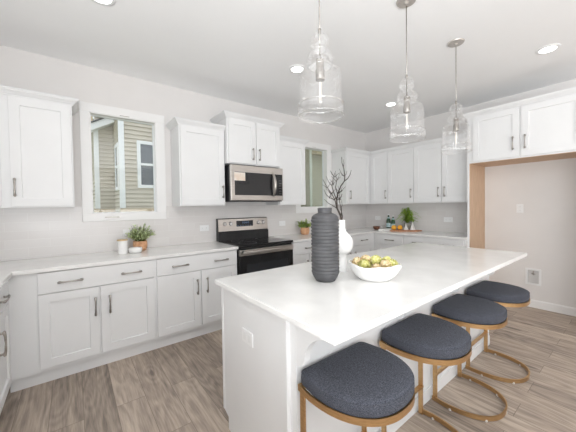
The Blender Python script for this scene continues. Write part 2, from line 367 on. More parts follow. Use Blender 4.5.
# windows
def window(num, w, label, outer):
    x0, x1, z0, z1 = w; ox0, ox1, oz0, oz1 = outer
    bm = bm_new()                                    # casing proud of the wall + jamb liner
    box(bm, ox0, ox1, -.018, 0, z1, oz1, .003); box(bm, ox0, ox1, -.018, 0, oz0, z0, .003)
    box(bm, ox0, x0, -.018, 0, z0, z1, .003); box(bm, x1, ox1, -.018, 0, z0, z1, .003)
    box(bm, x0, x0+.008, -.012, .06, z0, z1); box(bm, x1-.008, x1, -.012, .06, z0, z1)
    box(bm, x0, x1, -.012, .06, z0, z0+.008); box(bm, x0, x1, -.012, .06, z1-.008, z1)
    cas = struct('window_%d' % num, bm, m_trim, label)
    bm = bm_new(); f = .013; y0, y1 = .06, .1         # vinyl sash
    box(bm, x0, x1, y0, y1, z0, z0+f, .002); box(bm, x0, x1, y0, y1, z1-f, z1, .002)
    box(bm, x0, x0+f, y0, y1, z0+f, z1-f, .002); box(bm, x1-f, x1, y0, y1, z0+f, z1-f, .002)
    struct('window_frame', bm, m_vinyl, parent=cas)
    if num == 2: struct('insect_screen', box(bm_new(), x0+f, x1-f, .103, .105, z0+f, z1-f), m_screen, parent=cas)
    struct('pane', box(bm_new(), x0+f, x1-f, .078, .082, z0+f, z1-f), m_pane, parent=cas)
    bm = bm_new(); c = (x0+x1)/2                     # latches at head and sill
    if num == 1: box(bm, c-.205, c-.075, -.024, -.006, z0-.045, z0-.034, .001)
    box(bm, c-.045, c+.045, -.02, -.006, z1+.006, z1+.012, .001)
    struct('latch', bm, m_nickel, parent=cas)
window(1, WIN1, 'small white-cased window left of the range', (-4.63, -3.835, 1.236, 2.44))
m_screen = clear_glass('insect_screen_mesh', (.74, .77, .70), .02, .05, .6)
window(2, WIN2, 'narrow white-cased window beside the corner cabinet', (-1.86, -1.03, 1.252, 2.44))
def plain_window(num, axis, hole, f0, f1):
    a, b, z0, z1 = hole; bm = bm_new(); w = .05
    for (u0, u1, v0, v1) in ((a, b, z0, z0+w), (a, b, z1-w, z1), (a, a+w, z0, z1), (b-w, b, z0, z1), ((a+b)/2-w/2, (a+b)/2+w/2, z0, z1)):
        if axis == 'x': box(bm, u0, u1, f0, f1, v0, v1)
        else: box(bm, f0, f1, u0, u1, v0, v1)
    struct('window_%d' % num, bm, m_vinyl, 'white-framed living-room window behind the viewer')
plain_window(3, 'x', RW, Y0-.08, Y0-.03); plain_window(4, 'y', LW, X0-.08, X0-.03)

# ------------------------------------------------------------------ cabinet kit
# frames: A = range wall (u=+x, outward -y), B = right wall (u=-y, outward -x), L = left wall (u=+y, outward +x)
def frame(kind, depth):
    if kind == 'A': return lambda u, v, w: Vector((u, -depth-w, v))
    if kind == 'B': return lambda u, v, w: Vector((-depth-w, -u, v))
    if kind == 'L': return lambda u, v, w: Vector((X0+depth+w, u, v))
def fbox(fr, u0, u1, v0, v1, w0, w1, bm=None, bev=0):
    bm = bm or bm_new(); a, b = fr(u0, v0, w0), fr(u1, v1, w1)
    return box(bm, a.x, b.x, a.y, b.y, a.z, b.z, bev)
def shaker(fr, u0, u1, v0, v1, t=.02, s=.066, dip=.012):
    bm = bm_new(); e = .0015
    def ring(i, w): return [bm.verts.new(fr(u, v, w)) for u, v in ((u0+i, v0+i), (u1-i, v0+i), (u1-i, v1-i), (u0+i, v1-i))]
    R = [ring(0, 0), ring(0, t-e), ring(e, t), ring(s, t), ring(s+.0025, t-dip)]
    for a, b in zip(R, R[1:]):
        for k in range(4): bm.faces.new((a[k], a[(k+1) % 4], b[(k+1) % 4], b[k]))
    bm.faces.new(R[-1]); bm.faces.new(R[0][::-1])
    return bm
def pull(fr, u, v, vert, L, t=.02):
    bm = bm_new(); h = L/2
    P = lambda a, w: fr(u, v+a, w) if vert else fr(u+a, v, w)
    tube(bm, [P(-h, t+.02), P(-h*.96, t+.024), P(-h*.6, t+.029), P(0, t+.031), P(h*.6, t+.029), P(h*.96, t+.024), P(h, t+.02)],
         [.008, .0098, .0066, .0052, .0066, .0098, .008], 10)
    for sgn in (-1, 1): tube(bm, [P(sgn*h*.86, t-.001), P(sgn*h*.86, t+.024)], [.0085, .006], 8)
    return bm
def add_door(root, fr, u0, u1, v0, v1, hu, hv, L=.15):
    d = obj('door', shaker(fr, u0, u1, v0, v1), m_white, root)
    if hu is not None: obj('handle', pull(fr, hu, hv, True, L), m_nickel, d, smooth=True)
def add_drawer(root, fr, u0, u1, v0, v1, hs, L=.155):
    d = obj('drawer', fbox(fr, u0, u1, v0, v1, 0, .02, bev=.002), m_white, root)
    for h in hs: obj('handle', pull(fr, h, (v0+v1)/2-.005, False, L), m_nickel, d, smooth=True)
def base_cabinet(kind, u0, u1, label, doors=(), drawers=(), toe=True):
    fr = frame(kind, .61); c = fr((u0+u1)/2, 0, -.3)
    r = thing('base_cabinet', label, 'cabinet', (c.x, c.y, 0), 'white shaker base cabinets')
    obj('body', fbox(fr, u0, u1, .1, .884, -.6, 0), m_white, r)
    obj('toe_kick', fbox(fr, u0, u1, 0, .086, -.6, -.035), m_white, r)
    for a, b, h in doors: add_door(r, fr, a, b, .131, .706, h, .546)
    for a, b, hs in drawers: add_drawer(r, fr, a, b, .714, .876, hs)
    return r
G = .004
base_cabinet('A', -5.105, -4.1, 'white base cabinet with one wide drawer over two doors, below the left window',
             [(-4.932, -4.547, -4.573), (-4.534, -4.112, -4.47)], [(-4.932, -4.112, (-4.732, -4.3))])
base_cabinet('A', -4.1, -3.235, 'white base cabinet with a two-handled drawer, directly left of the range',
             [(-4.088, -3.672, -3.705), (-3.657, -3.247, -3.6)], [(-4.088, -3.247, (-3.872, -3.44))])
base_cabinet('A', -2.44, -1.83, 'white base cabinet immediately right of the range, partly behind the dark vase',
             [(-2.43, -2.14, -2.175), (-2.13, -1.84, -2.1)], [(-2.43, -1.84, (-2.14,))])
base_cabinet('A', -1.83, -1.235, 'white base cabinet under the narrow window, behind the round white vase',
             [(-1.82, -1.245, -1.285)], [(-1.82, -1.245, (-1.53,))])
base_cabinet('A', -1.235, -.611, 'white base cabinet on the range wall next to the inner corner',
             [(-1.225, -.68, -1.16)], [(-1.225, -.68, (-.925,))])
base_cabinet('B', .61, 1.155, 'white base cabinet on the right wall nearest the corner, one drawer handle',
             [(.68, 1.145, 1.1)], [(.68, 1.145, (.92,))])
base_cabinet('B', 1.155, 2.022, 'white base cabinet on the right wall beside the refrigerator alcove, two drawer handles',
             [(1.165, 1.583, 1.54), (1.593, 2.0, 1.64)], [(1.165, 2.0, (1.385, 1.815))])
base_cabinet('L', -2.6, -1.32, 'white base cabinet at the near end of the left counter run',
             [(-2.58, -1.96, -2.0), (-1.95, -1.33, -1.9)], [(-2.58, -1.33, (-2.2, -1.7))])
base_cabinet('L', -1.32, -.61, 'white base cabinet at the left edge with a vertical handle and short drawer',
             [(-1.31, -.70, -1.07)], [(-1.31, -.70, (-.94,))])

def worktop(poly, label):
    return tag(obj('worktop', prism(bm_new(), poly, .884, .914, .003), m_quartz), label, 'worktop', 'white quartz worktops')
worktop([(X0+.009, -.009), (X0+.009, -2.62), (-5.064, -2.62), (-5.064, -.648), (-3.232, -.648), (-3.232, -.009)],
        'long white quartz worktop left of the range, turning the left corner')
worktop([(-2.443, -.009), (-2.443, -.648), (-.648, -.648), (-.648, -2.022), (-.009, -2.022), (-.009, -.009)],
        'white quartz worktop right of the range, turning the far corner to the alcove')

# upper cabinets
CROWN = [(0, 0), (.01, 0), (.012, .01), (.02, .013), (.026, .022), (.038, .035), (.043, .036), (.044, .045), (.052, .047), (.052, .06), (0, .06)]
def crown(path, z): return sweep(bm_new(), path, [(o, z+h) for o, h in CROWN])
def wall_cabinet(kind, u0, u1, z0, z1, label, doors, cr, depth=.3176, hz=None, L=.14, body_to=None):
    fr = frame(kind, depth); c = fr((u0+u1)/2, z0, -depth/2)
    r = thing('wall_cabinet', label, 'cabinet', (c.x, c.y, z0), 'white shaker wall cabinets')
    obj('body', fbox(fr, u0, u1, z0, z1, -depth+.002, 0), m_white, r)
    for a, b, h in doors: add_door(r, fr, a, b, z0+.012, z1-.012, h, hz or z0+.165, L)
    if cr: obj('crown_moulding', crown(cr, z1-.008), m_white, r)
    return r
ZB, ZT = 1.383, 2.296
wall_cabinet('A', -5.706, -5.14, ZB, ZT, 'white wall cabinet filling the left corner, beyond the first door', [(-5.4, -5.15, -5.19)], [(-5.706, -.318), (-5.14, -.318)])
wall_cabinet('A', -5.14, -4.69, ZB, ZT, 'tall white wall cabinet left of the left window', [(-5.095, -4.702, -5.07)],
             [(-5.14, -.318), (-4.69, -.318), (-4.69, 0)])
wall_cabinet('A', -3.765, -3.228, ZB, ZT-.005, 'single-door white wall cabinet between left window and microwave', [(-3.752, -3.24, -3.268)],
             [(-3.765, 0), (-3.765, -.318), (-3.228, -.318)])
wall_cabinet('A', -3.225, -2.435, 1.893, 2.45, 'short two-door white cabinet above the microwave', [(-3.208, -2.832, -2.878), (-2.818, -2.447, -2.782)],
             [(-3.225, 0), (-3.225, -.385), (-2.435, -.385), (-2.435, 0)], depth=.385, hz=2.03)
wall_cabinet('A', -2.43, -1.92, ZB, ZT, 'single-door white wall cabinet between microwave and narrow window', [(-2.42, -1.93, -2.39)],
             [(-2.43, -.318), (-1.92, -.318), (-1.92, 0)])
wall_cabinet('A', -.985, -.318, ZB, ZT, 'white wall cabinet on the range wall in the far corner', [(-.972, -.368, -.908)],
             [(-.985, 0), (-.985, -.318), (-.318, -.318)])
wall_cabinet('B', .318, .703, ZB, ZT, 'narrow white wall cabinet on the right wall nearest the far corner', [(.358, .699, .668)], [(-.318, -.318), (-.318, -.703)])
wall_cabinet('B', .703, 1.168, ZB, ZT, 'single-door white wall cabinet above the green bottles, second from the corner', [(.707, 1.164, 1.127)], [(-.318, -.703), (-.318, -1.168)])
wall_cabinet('B', 1.168, 2.022, ZB, ZT, 'two-door white wall cabinet beside the tall alcove panel', [(1.173, 1.598, 1.557), (1.606, 2.012, 1.648)], [(-.318, -1.168), (-.318, -2.022)])

# refrigerator enclosure
r = thing('refrigerator_cabinet', 'deep two-door white cabinet above the empty refrigerator alcove with wood-lined side', 'cabinet', (-.28, -2.57, 0))
obj('side_panel', box(bm_new(), -.565, -.004, -2.049, -2.023, 0, 1.885), m_white, r)
obj('wood_liner', box(bm_new(), -.562, -.002, -2.053, -2.049, 0, 1.885), m_oak, r)
obj('side_panel', box(bm_new(), -.565, -.004, -3.16, -3.134, 0, 1.885), m_white, r)
obj('body', box(bm_new(), -.56, -.004, -3.16, -2.023, 1.889, 2.50), m_white, r)
obj('wood_liner', box(bm_new(), -.548, -.002, -3.134, -2.053, 1.885, 1.889), m_oak, r)
frB = frame('B', .56)
add_door(r, frB, 2.09, 2.568, 1.905, 2.478, 2.512, 2.068, .15); add_door(r, frB, 2.584, 3.09, 1.905, 2.478, 2.622, 2.068, .15)
obj('crown_moulding', crown([(-.006, -2.023), (-.56, -2.023), (-.56, -3.16)][::-1][::-1], 2.485), m_white, r)

# ------------------------------------------------------------------ range
RX0, RX1 = -3.228, -2.447
r = thing('range', 'freestanding stainless electric range with black glass oven door', 'range', ((RX0+RX1)/2, -.33, 0))
obj('body', box(bm_new(), RX0, RX1, -.63, -.02, .02, .895, .004), m_blackp, r)
obj('cooktop', box(bm_new(), RX0, RX1, -.665, -.09, .895, .925, .006), m_black, r)
m_burn = mat('burner_mark', srgb(70, 70, 74), .3)
for cx, cy, rr in ((-3.03, -.5, .11), (-2.64, -.5, .085), (-3.03, -.23, .08), (-2.64, -.23, .1)):
    obj('burner_ring', lathe(bm_new(), [(rr, .9253), (rr, .9257), (rr-.004, .9257), (rr-.004, .9253)], cx, cy, 40, False, False), m_burn, r)
bg_ = obj('backguard', prism_x(bm_new(), [(-.02, .92), (-.09, .92), (-.09, 1.03), (-.075, 1.035), (-.06, 1.2), (-.05, 1.212), (-.02, 1.212)], RX0+.004, RX1-.004), m_blackp, r)
bm = prism_x(bm_new(), [(-.079, 1.045), (-.085, 1.045), (-.07, 1.203), (-.064, 1.203)], RX0+.01, RX1-.01)
obj('control_panel', bm, m_steel, r)
def on_panel(z): return -.085 + (z-1.045)/.158*.015
y = on_panel(1.14)
disp = obj('display', box(bm_new(), -2.96, -2.70, y-.004, y+.003, 1.095, 1.175, .002), m_ink, r)
bm = bm_new()
for k in range(4):
    x = -2.87+k*.028
    if k == 2: box(bm, x-.008, x-.004, y-.0052, y-.003, 1.142, 1.146); box(bm, x-.008, x-.004, y-.0052, y-.003, 1.156, 1.16)
    box(bm, x, x+.016, y-.0052, y-.003, 1.138, 1.141); box(bm, x, x+.016, y-.0052, y-.003, 1.16, 1.163); box(bm, x, x+.003, y-.0052, y-.003, 1.138, 1.163)
    box(bm, x+.013, x+.016, y-.0052, y-.003, 1.138, 1.163)
for k in range(6): box(bm, -2.945+k*.04, -2.93+k*.04, y-.0052, y-.003, 1.108, 1.112)
obj('digits', bm, m_digit, disp)
for x in (-3.13, -3.045, -2.615, -2.53):
    bm = bm_new(); tube(bm, [(x, y+.002, 1.142), (x, y-.006, 1.142), (x, y-.026, 1.142), (x, y-.03, 1.142)], [.027, .027, .022, .018], 20)
    box(bm, x-.003, x+.003, y-.034, y-.025, 1.122, 1.162, .001)
    obj('knob', bm, m_plate if False else mat('knob_silver', srgb(225, 222, 220), .25, .6), r, angle=40)
dr = obj('oven_door', box(bm_new(), RX0+.004, RX1-.004, -.66, -.63, .21, .80, .004), m_black, r)
obj('door_band', box(bm_new(), RX0+.004, RX1-.004, -.668, -.63, .80, .868, .005), m_steel, dr)
bm = box(bm_new(), RX0+.03, RX1-.03, -.706, -.692, .818, .856, .005)
for x in (RX0+.07, RX1-.07): tube(bm, [(x, -.66, .835), (x, -.70, .835)], .009, 10)
obj('handle', bm, m_steel, dr, angle=40)
obj('emblem', box(bm_new(), RX0+.03, RX0+.055, -.6695, -.667, .838, .863), m_dark, dr)
obj('window_border', sweep(bm_new(), [(RX0+.09, -.6605), (RX1-.09, -.6605)], [(0, .3), (.001, .3), (.001, .7), (0, .7)]), mat('dark_oven_glass', (.025, .026, .03), .03), dr)
obj('storage_drawer', box(bm_new(), RX0+.004, RX1-.004, -.655, -.63, .05, .2, .004), m_steel, r)

# ------------------------------------------------------------------ microwave
MX0, MX1, MZ0, MZ1 = -3.208, -2.432, 1.443, 1.876
r = thing('microwave', 'stainless over-the-range microwave with sticker on its door', 'microwave', ((MX0+MX1)/2, -.22, MZ0))
obj('body', box(bm_new(), MX0, MX1, -.40, -.01, MZ0, MZ1), m_blackp, r)
obj('vent_grille', box(bm_new(), MX0+.004, MX1-.004, -.41, -.05, MZ0-.012, MZ0), m_blackp, r)
d = obj('door', box(bm_new(), MX0, MX1, -.44, -.40, MZ0, MZ1, .005), m_steel, r)
w = obj('window', box(bm_new(), MX0+.05, -2.60, -.4425, -.438, MZ0+.065, MZ1-.085, .002), m_black, d)
bm = bm_new()
for k in range(9):
    bm2 = box(bm, MX0+.09+k*.058, MX0+.1+k*.058, -.4429, -.4422, MZ0+.1, MZ1-.12)
obj('mesh_screen', bm, mat('dim_screen', (.012, .012, .014), .12), w)
obj('control_panel', box(bm_new(), -2.592, MX1-.012, -.4425, -.438, MZ0+.065, MZ1-.085, .002), m_black, r)
bm = bm_new()
for i in range(3):
    for j in range(6): box(bm, -2.50+i*.018, -2.49+i*.018, -.4435, -.4422, 1.53+j*.035, 1.537+j*.035)
obj('button', bm, mat('button_grey', srgb(120, 118, 116), .4), r)
bm = bm_new(); N = 12
tube(bm, [(-2.60+.0, -.44-.055*math.sin(PI*(.06+.88*k/N)), 1.50+.30*k/N) for k in range(N+1)], [.013+.009*math.sin(PI*k/N) for k in range(N+1)], 10)
obj('handle', bm, m_steel, d, smooth=True)
obj('sticker', box(bm_new(), -3.165, -3.015, -.4432, -.4424, 1.685, 1.785), m_paper, d)

# ------------------------------------------------------------------ island
r = thing('kitchen_island', 'white kitchen island base with curved brackets under the seating overhang', 'kitchen island', (-2.75, -2.2, 0))
obj('body', box(bm_new(), -3.965, -1.56, -2.555, -1.93, 0, .884), m_white, r)
bm = bm_new(); box(bm, -3.965, -1.56, -1.93, -1.865, .1, .884); obj('cabinet_front', bm, m_white, r)
for k in range(4):
    u0 = -3.955+k*.6; d = obj('door', box(bm_new(), u0, u0+.59, -1.865, -1.847, .12, .86, .002), m_white, r)
obj('end_panel', prism_x(bm_new(), [(-1.847, .884), (-2.513, .884), (-2.513, 0), (-1.912, 0), (-1.912, .075), (-1.847, .098)], -3.982, -3.965), m_white, r)
obj('edge_trim', box(bm_new(), -3.986, -3.982, -1.868, -1.847, .1, .884, .001), m_white, r); obj('edge_trim', box(bm_new(), -3.986, -3.982, -2.513, -2.488, 0, .884, .001), m_white, r)
obj('shoe_moulding', box(bm_new(), -3.975, -1.56, -2.562, -2.555, 0, .09, .003), m_white, r)
def corbel(x):
    y, t = -2.555, .884
    poly = [(y, t), (-2.785, t), (-2.785, t-.020), (-2.770, .856), (-2.745, .853), (-2.702, .842), (-2.664, .821), (-2.638, .794), (-2.619, .763),
            (-2.610, .735), (-2.606, .71), (-2.598, .694), (-2.582, .682), (-2.566, .677), (y, .676)]
    return prism_x(bm_new(), poly, x-.016, x+.016)
for x in (-3.948, -3.165, -2.385, -1.60): obj('corbel', corbel(x), m_white, r)
pl_ = obj('outlet_plate', box(bm_new(), -3.989, -3.982, -2.225, -2.115, .628, .70, .002), m_plate, r)
m_rec = mat('receptacle_white', srgb(234, 234, 234), .4)
for yy in (-2.195, -2.145): obj('receptacle', box(bm_new(), -3.9895, -3.988, yy-.014, yy+.014, .645, .683, .001), m_rec, pl_)
tag(obj('worktop', prism(bm_new(), [(-4.02, -1.824), (-4.02, -2.83), (-1.509, -2.83), (-1.509, -1.824)], .884, .914, .004), m_quartz),
    'large white quartz slab on the island, carrying vases and fruit bowl', 'worktop', 'white quartz worktops')

# ------------------------------------------------------------------ bar stools
SW, SYB, SD = .226, -2.570, .360
def dcurve(w, yb, d, n=36, e=.86):                   # open curve from left straight side round the front to the right side
    pts = [(-w*.96, yb)]
    for k in range(n+1):
        t = PI - PI*k/n; c, s = math.cos(t), math.sin(t)
        pts.append((w*math.copysign(abs(c)**e, c), yb-.08-(d-.08)*abs(s)**e))
    pts.append((w*.96, yb)); return pts
def dclosed(w, yb, d, rc=.028):
    pts = dcurve(w, yb-rc, d-rc)[1:-1]; w = w*.95
    for k in range(1, 7):
        a = PI/2*k/6; pts.append((w-rc+rc*math.cos(a), yb-rc+rc*math.sin(a)))
    for k in range(0, 6):
        a = PI/2+PI/2*k/6; pts.append((-w+rc+rc*math.cos(a), yb-rc+rc*math.sin(a)))
    return pts
def strip(bm, path, z0, z1, t):
    P = [Vector(p) for p in path]; n = len(P); R = []
    for i in range(n):
        tt = (P[min(i+1, n-1)]-P[max(i-1, 0)]).normalized(); nn = Vector((tt.y, -tt.x))*t
        R.append([bm.verts.new((P[i].x, P[i].y, z0)), bm.verts.new((P[i].x, P[i].y, z1)), bm.verts.new((P[i].x-nn.x, P[i].y-nn.y, z1)), bm.verts.new((P[i].x-nn.x, P[i].y-nn.y, z0))])
    for a, b in zip(R, R[1:]):
        for k in range(4): bm.faces.new((a[k], a[(k+1) % 4], b[(k+1) % 4], b[k]))
    bm.faces.new(R[0]); bm.faces.new(R[-1][::-1]); return bm
def make_stool(x, label):
    r = thing('bar_stool', label, 'bar stool', (x, -2.75, 0), 'bar stools along the island')
    sh = lambda pts: [(px+x, py) for px, py in pts]
    bm = bm_new(); cx, cy = x, SYB-SD*.46
    base = sh(dclosed(SW, SYB, SD)); rings = []
    for s, z in ((.93, .608), (.985, .610), (.998, .618), (1.0, .635), (.996, .649), (.975, .659), (.94, .664), (.80, .668), (.6, .6705), (.35, .672), (.12, .6725)):
        rings.append([bm.verts.new((cx+(px-cx)*s, cy+(py-cy)*s, z)) for px, py in base])
    n = len(base)
    for a, b in zip(rings, rings[1:]):
        for k in range(n): bm.faces.new((a[k], a[(k+1) % n], b[(k+1) % n], b[k]))
    bm.faces.new(rings[0][::-1]); bm.faces.new(rings[-1])
    seat = obj('seat', bm, m_fab, r, smooth=True)
    bm = bm_new(); tube(bm, [(cx+(px-cx)*.985, cy+(py-cy)*.985, .6555) for px, py in base], .0028, 6, closed=True)
    obj('piping', bm, m_fab, seat, smooth=True)
    U = sh(dcurve(SW-.006, SYB-.004, SD-.01))
    obj('seat_band', strip(bm_new(), U, .581, .608, -.009), m_brass, r, angle=30)
    obj('seat_base', prism(bm_new(), [(cx+(px-cx)*.9, cy+(py-cy)*.9) for px, py in base], .595, .608), m_blackp, r)
    obj('floor_band', strip(bm_new(), U, .006, .034, -.009), m_brass, r, angle=30)
    for s in (-1, 1):
        xx = x+s*(SW*.96-.0105)
        obj('leg', box(bm_new(), xx-.0045, xx+.0045, SYB-.032, SYB-.004, .006, .608, .0008), m_brass, r)
    obj('stretcher', box(bm_new(), x-SW+.015, x+SW-.015, SYB-.036, SYB-.01, .185, .195, .001), m_brass, r)
    obj('back_bar', box(bm_new(), x-SW+.015, x+SW-.015, SYB-.013, SYB-.004, .581, .608, .0008), m_brass, r)
    for k in (2, 11, 20, 29, 37):
        px, py = U[k]; obj('glide', lathe(bm_new(), [(.007, 0), (.008, .002), (.008, .013), (.006, .015)], px+(px-x)*.02, py-.003, 10), m_clear, r)
    return r
s0 = make_stool(-3.752, 'nearest bar stool, charcoal tweed cushion filling the lower middle of the picture')
for x, lb in ((-3.164, 'second nearest bar stool, directly behind the nearest one'),
              (-2.550, 'third bar stool from the viewer, floor loop fully in view'),
              (-1.965, 'farthest bar stool, under the far end of the island top')):
    c = copy_tree(s0, (x, -2.75, 0)); c['label'] = lb

# ------------------------------------------------------------------ pendants
def make_pendant(x, y, label):
    r = thing('pendant_light', label, 'pendant light', (x, y, 1.83), 'glass pendants over the island')
    obj('canopy', lathe(bm_new(), [(.067, H), (.067, H-.005), (.062, H-.011), (.018, H-.014), (.008, H-.024)], x, y, 32), m_satin, r, angle=40)
    bm = bm_new(); tube(bm, [(x, y, H-.04), (x, y, 2.13)], .0032, 8); tube(bm, [(x, y, 2.262), (x, y, 2.285)], .008, 8)
    obj('stem', bm, m_nickel, r, smooth=True)
    obj('socket', lathe(bm_new(), [(.006, 2.14), (.018, 2.13), (.021, 2.115), (.021, 2.075), (.024, 2.07), (.024, 2.02), (.018, 2.018)], x, y, 24), m_nickel, r, angle=40)
    bulb = obj('bulb', lathe(bm_new(), [(.012, 2.018), (.014, 2.0), (.016, 1.96), (.016, 1.9), (.01, 1.885), (.002, 1.88)], x, y, 16), m_shade, r, smooth=True)
    bm = bm_new(); tube(bm, [(x-.004, y, 2.01), (x-.004, y, 1.905), (x+.004, y, 1.905), (x+.004, y, 2.01)], .0012, 6)
    obj('filament', bm, m_fil, bulb)
    prof = [(.016, 2.262), (.03, 2.258), (.048, 2.238), (.053, 2.215), (.047, 2.19), (.032, 2.176), (.046, 2.168), (.066, 2.15), (.074, 2.125), (.066, 2.10),
            (.058, 2.09), (.075, 2.08), (.1, 2.066), (.113, 2.04), (.115, 2.0), (.115, 1.90), (.119, 1.885), (.122, 1.86), (.121, 1.835), (.119, 1.83)]
    inner = [(a-.004, z) for a, z in prof][::-1]
    bm = lathe(bm_new(), prof+inner, x, y, 40, False, False)
    sh_ = obj('glass_shade', bm, m_shade, r, smooth=True)
    for rr, z, tr in ((.1215, 1.832, .003), (.1185, 1.890, .0045), (.034, 2.175, .003), (.060, 2.088, .003)):
        obj('glass_ring', tube(bm_new(), [(x+rr*math.cos(2*PI*k/40), y+rr*math.sin(2*PI*k/40), z) for k in range(40)], tr, 6, closed=True), m_ring, sh_, smooth=True)
    return r
p0 = make_pendant(-3.665, -2.42, 'nearest clear glass pendant, hanging left above the dark vase')
c = copy_tree(p0, (-2.80, -2.42, 1.83)); c['label'] = 'middle one of the three clear glass pendants over the island'
c = copy_tree(p0, (-1.955, -2.42, 1.83)); c['label'] = 'farthest of the clear glass pendants, in front of the white cabinets'

# recessed lights
def downlight(x, y, label):
    r = thing('recessed_light', label, 'recessed light', (x, y, H-.01), 'recessed ceiling lights')
    obj('trim_ring', lathe(bm_new(), [(.062, H-.002), (.064, H-.009), (.088, H-.006), (.09, H)], x, y, 32, False, False), m_plate, r, smooth=True)
    obj('lens', lathe(bm_new(), [(.001, H-.007), (.062, H-.006), (.062, H-.002)], x, y, 32), m_lamp, r)
downlight(-4.52, -1.19, 'recessed light cut by the top edge, above the left window')
downlight(-2.8, -1.21, 'recessed light seen beside the nearest pendant glass')
downlight(-1.06, -1.223, 'recessed light seen beside the middle pendant glass')
downlight(-1.128, -2.899, 'recessed light alone on the right part of the ceiling')

# outlets on walls
def outlet(kind, u, v, wd, ht, label, dbl=False, depth=.008):
    fr = frame(kind, depth); c = fr(u, v, 0)
    r = thing('wall_outlet', label, 'outlet', tuple(c), 'white wall outlets')
    obj('plate', fbox(fr, u-wd/2, u+wd/2, v-ht/2, v+ht/2, 0, .006, bev=.002), m_plate, r)
    for s in (-1, 1):
        a, b = (u+s*wd*.22, v) if wd > ht else (u, v+s*ht*.2)
        rc = obj('receptacle', fbox(fr, a-.016, a+.016, b-.014, b+.014, .0055, .0075, bev=.001), m_plate, r)
        if wd > ht: obj('slot', fbox(fr, a-.004, a+.004, b+.005, b+.007, .0074, .0079), m_slot, rc); obj('slot', fbox(fr, a-.004, a+.004, b-.007, b-.005, .0074, .0079), m_slot, rc)
        else: obj('slot', fbox(fr, a+.005, a+.007, b-.004, b+.004, .0074, .0079), m_slot, rc); obj('slot', fbox(fr, a-.007, a-.005, b-.004, b+.004, .0074, .0079), m_slot, rc)
outlet('A', -3.38, 1.10, .118, .075, 'white outlet in the tile just left of the range')
outlet('A', -2.135, 1.10, .118, .075, 'white outlet in the tile just right of the range')
outlet('A', -4.225, 1.10, .118, .075, 'white outlet half hidden behind the leafy potted plant')
outlet('B', .28, 1.11, .118, .075, 'white outlet in the tile above the dark wooden bowl')
outlet('B', 1.56, 1.115, .13, .078, 'white outlet in the tile near the alcove panel')
outlet('B', 2.45, 1.287, .07, .115, 'white outlet high on the plain alcove wall', depth=0)
# recessed water box low on the alcove wall
r = thing('water_supply_box', 'recessed white water supply box low on the alcove wall', 'water supply box', (0, -2.585, .3))
fr = frame('B', 0); bm = bm_new()
u0, u1, v0, v1 = 2.51, 2.665, .295, .505
fbox(fr, u0, u1, v0, v0+.022, 0, .012, bm); fbox(fr, u0, u1, v1-.022, v1, 0, .012, bm)
fbox(fr, u0, u0+.022, v0+.022, v1-.022, 0, .012, bm); fbox(fr, u1-.022, u1, v0+.022, v1-.022, 0, .012, bm)
obj('flange', bm, m_plate, r)
obj('box_back', fbox(fr, u0+.02, u1-.02, v0+.02, v1-.02, .0005, .0025), mat('box_shadow_grey', srgb(205, 204, 203), .6), r)
bm = bm_new(); tube(bm, [fr(2.59, .48, .006), fr(2.59, .43, .006)], .006, 8); tube(bm, [fr(2.57, .44, .007), fr(2.612, .44, .007)], .005, 8)
obj('valve', bm, m_nickel, r, smooth=True)

# ------------------------------------------------------------------ island decor
vx, vy = -3.518, -2.296
prof = [(.050, .914), (.058, .917), (.072, .940), (.0795, .958)]
z = .962
while z < 1.285:
    prof += [(.0785, z), (.0825, z+.0045), (.0834, z+.009), (.0825, z+.0135), (.0785, z+.018)]; z += .0202
prof += [(.080, z+.002), (.077, z+.012), (.066, z+.023), (.050, z+.030), (.042, z+.033), (.041, z+.038), (.043, 1.346), (.040, 1.349), (.036, 1.346), (.035, 1.32), (.035, 1.29)]
tag(obj('ribbed_vase', lathe(bm_new(), prof, vx, vy, 56, True, True), m_ceramic_d, angle=50), 'tall charcoal ribbed ceramic vase standing on the island', 'vase')

wx, wy = -3.274, -2.212
prof = [(.034, .914), (.036, .918), (.034, .95), (.031, 1.0), (.032, 1.04)]
for k in range(1, 12):
    a = -PI/2+PI*(.14+.72*k/12); prof.append((.076*math.cos(a), 1.106+.08*math.sin(a)))
prof += [(.028, 1.19), (.025, 1.21), (.024, 1.25), (.025, 1.264), (.021, 1.265), (.019, 1.25), (.019, 1.21)]
tag(obj('round_vase', lathe(bm_new(), prof, wx, wy, 48), m_ceramic_w, smooth=True), 'white round-bodied vase with slim neck, behind the charcoal vase', 'vase')

# branches standing in the white vase: (side, height, depth) offsets
bm = bm_new()
def br(pts, r0_, r1_):
    P = [Vector((wx, wy, 0))+r0*s+d0*dp+Vector((0, 0, z)) for s, z, dp in pts]
    n = len(P); tube(bm, P, [1.35*(r0_+(r1_-r0_)*k/(n-1)) for k in range(n)], 6)
K = .00676
def q(px, py, dp=0): return ((px-341)*K, 1.283+(217-py)*K, dp)
br([(0, 1.2, 0), q(341, 219), q(339.5, 213, .01), q(337, 208, .01), q(337, 200, .02), q(338, 194, .02), q(341, 186, .01), q(344.5, 181, 0), q(344.8, 176, 0), q(343.6, 169, -.01), q(342.2, 163), q(342, 157)], .005, .0015)
br([q(344.5, 181), q(348, 178.5, .01), q(350.5, 175, .02), q(352, 170, .02)], .0028, .001)
br([q(343.4, 168), q(344.6, 163, .02), q(344.3, 159, .02)], .0018, .0008)
br([(.003, 1.2, 0), q(340, 216), q(336, 208, -.02), q(334, 200, -.03), q(331, 194, -.03), q(326, 187, -.04), q(322, 179.5, -.04)], .004, .001)
br([q(334, 200, -.03), q(329, 198, -.05), q(325, 195, -.06), q(322.5, 190, -.07)], .0022, .0008)
br([q(337, 200, .02), q(334.5, 192, .04), q(333, 185, .05), q(335, 176, .06), q(337.5, 169.5, .06)], .003, .0009)
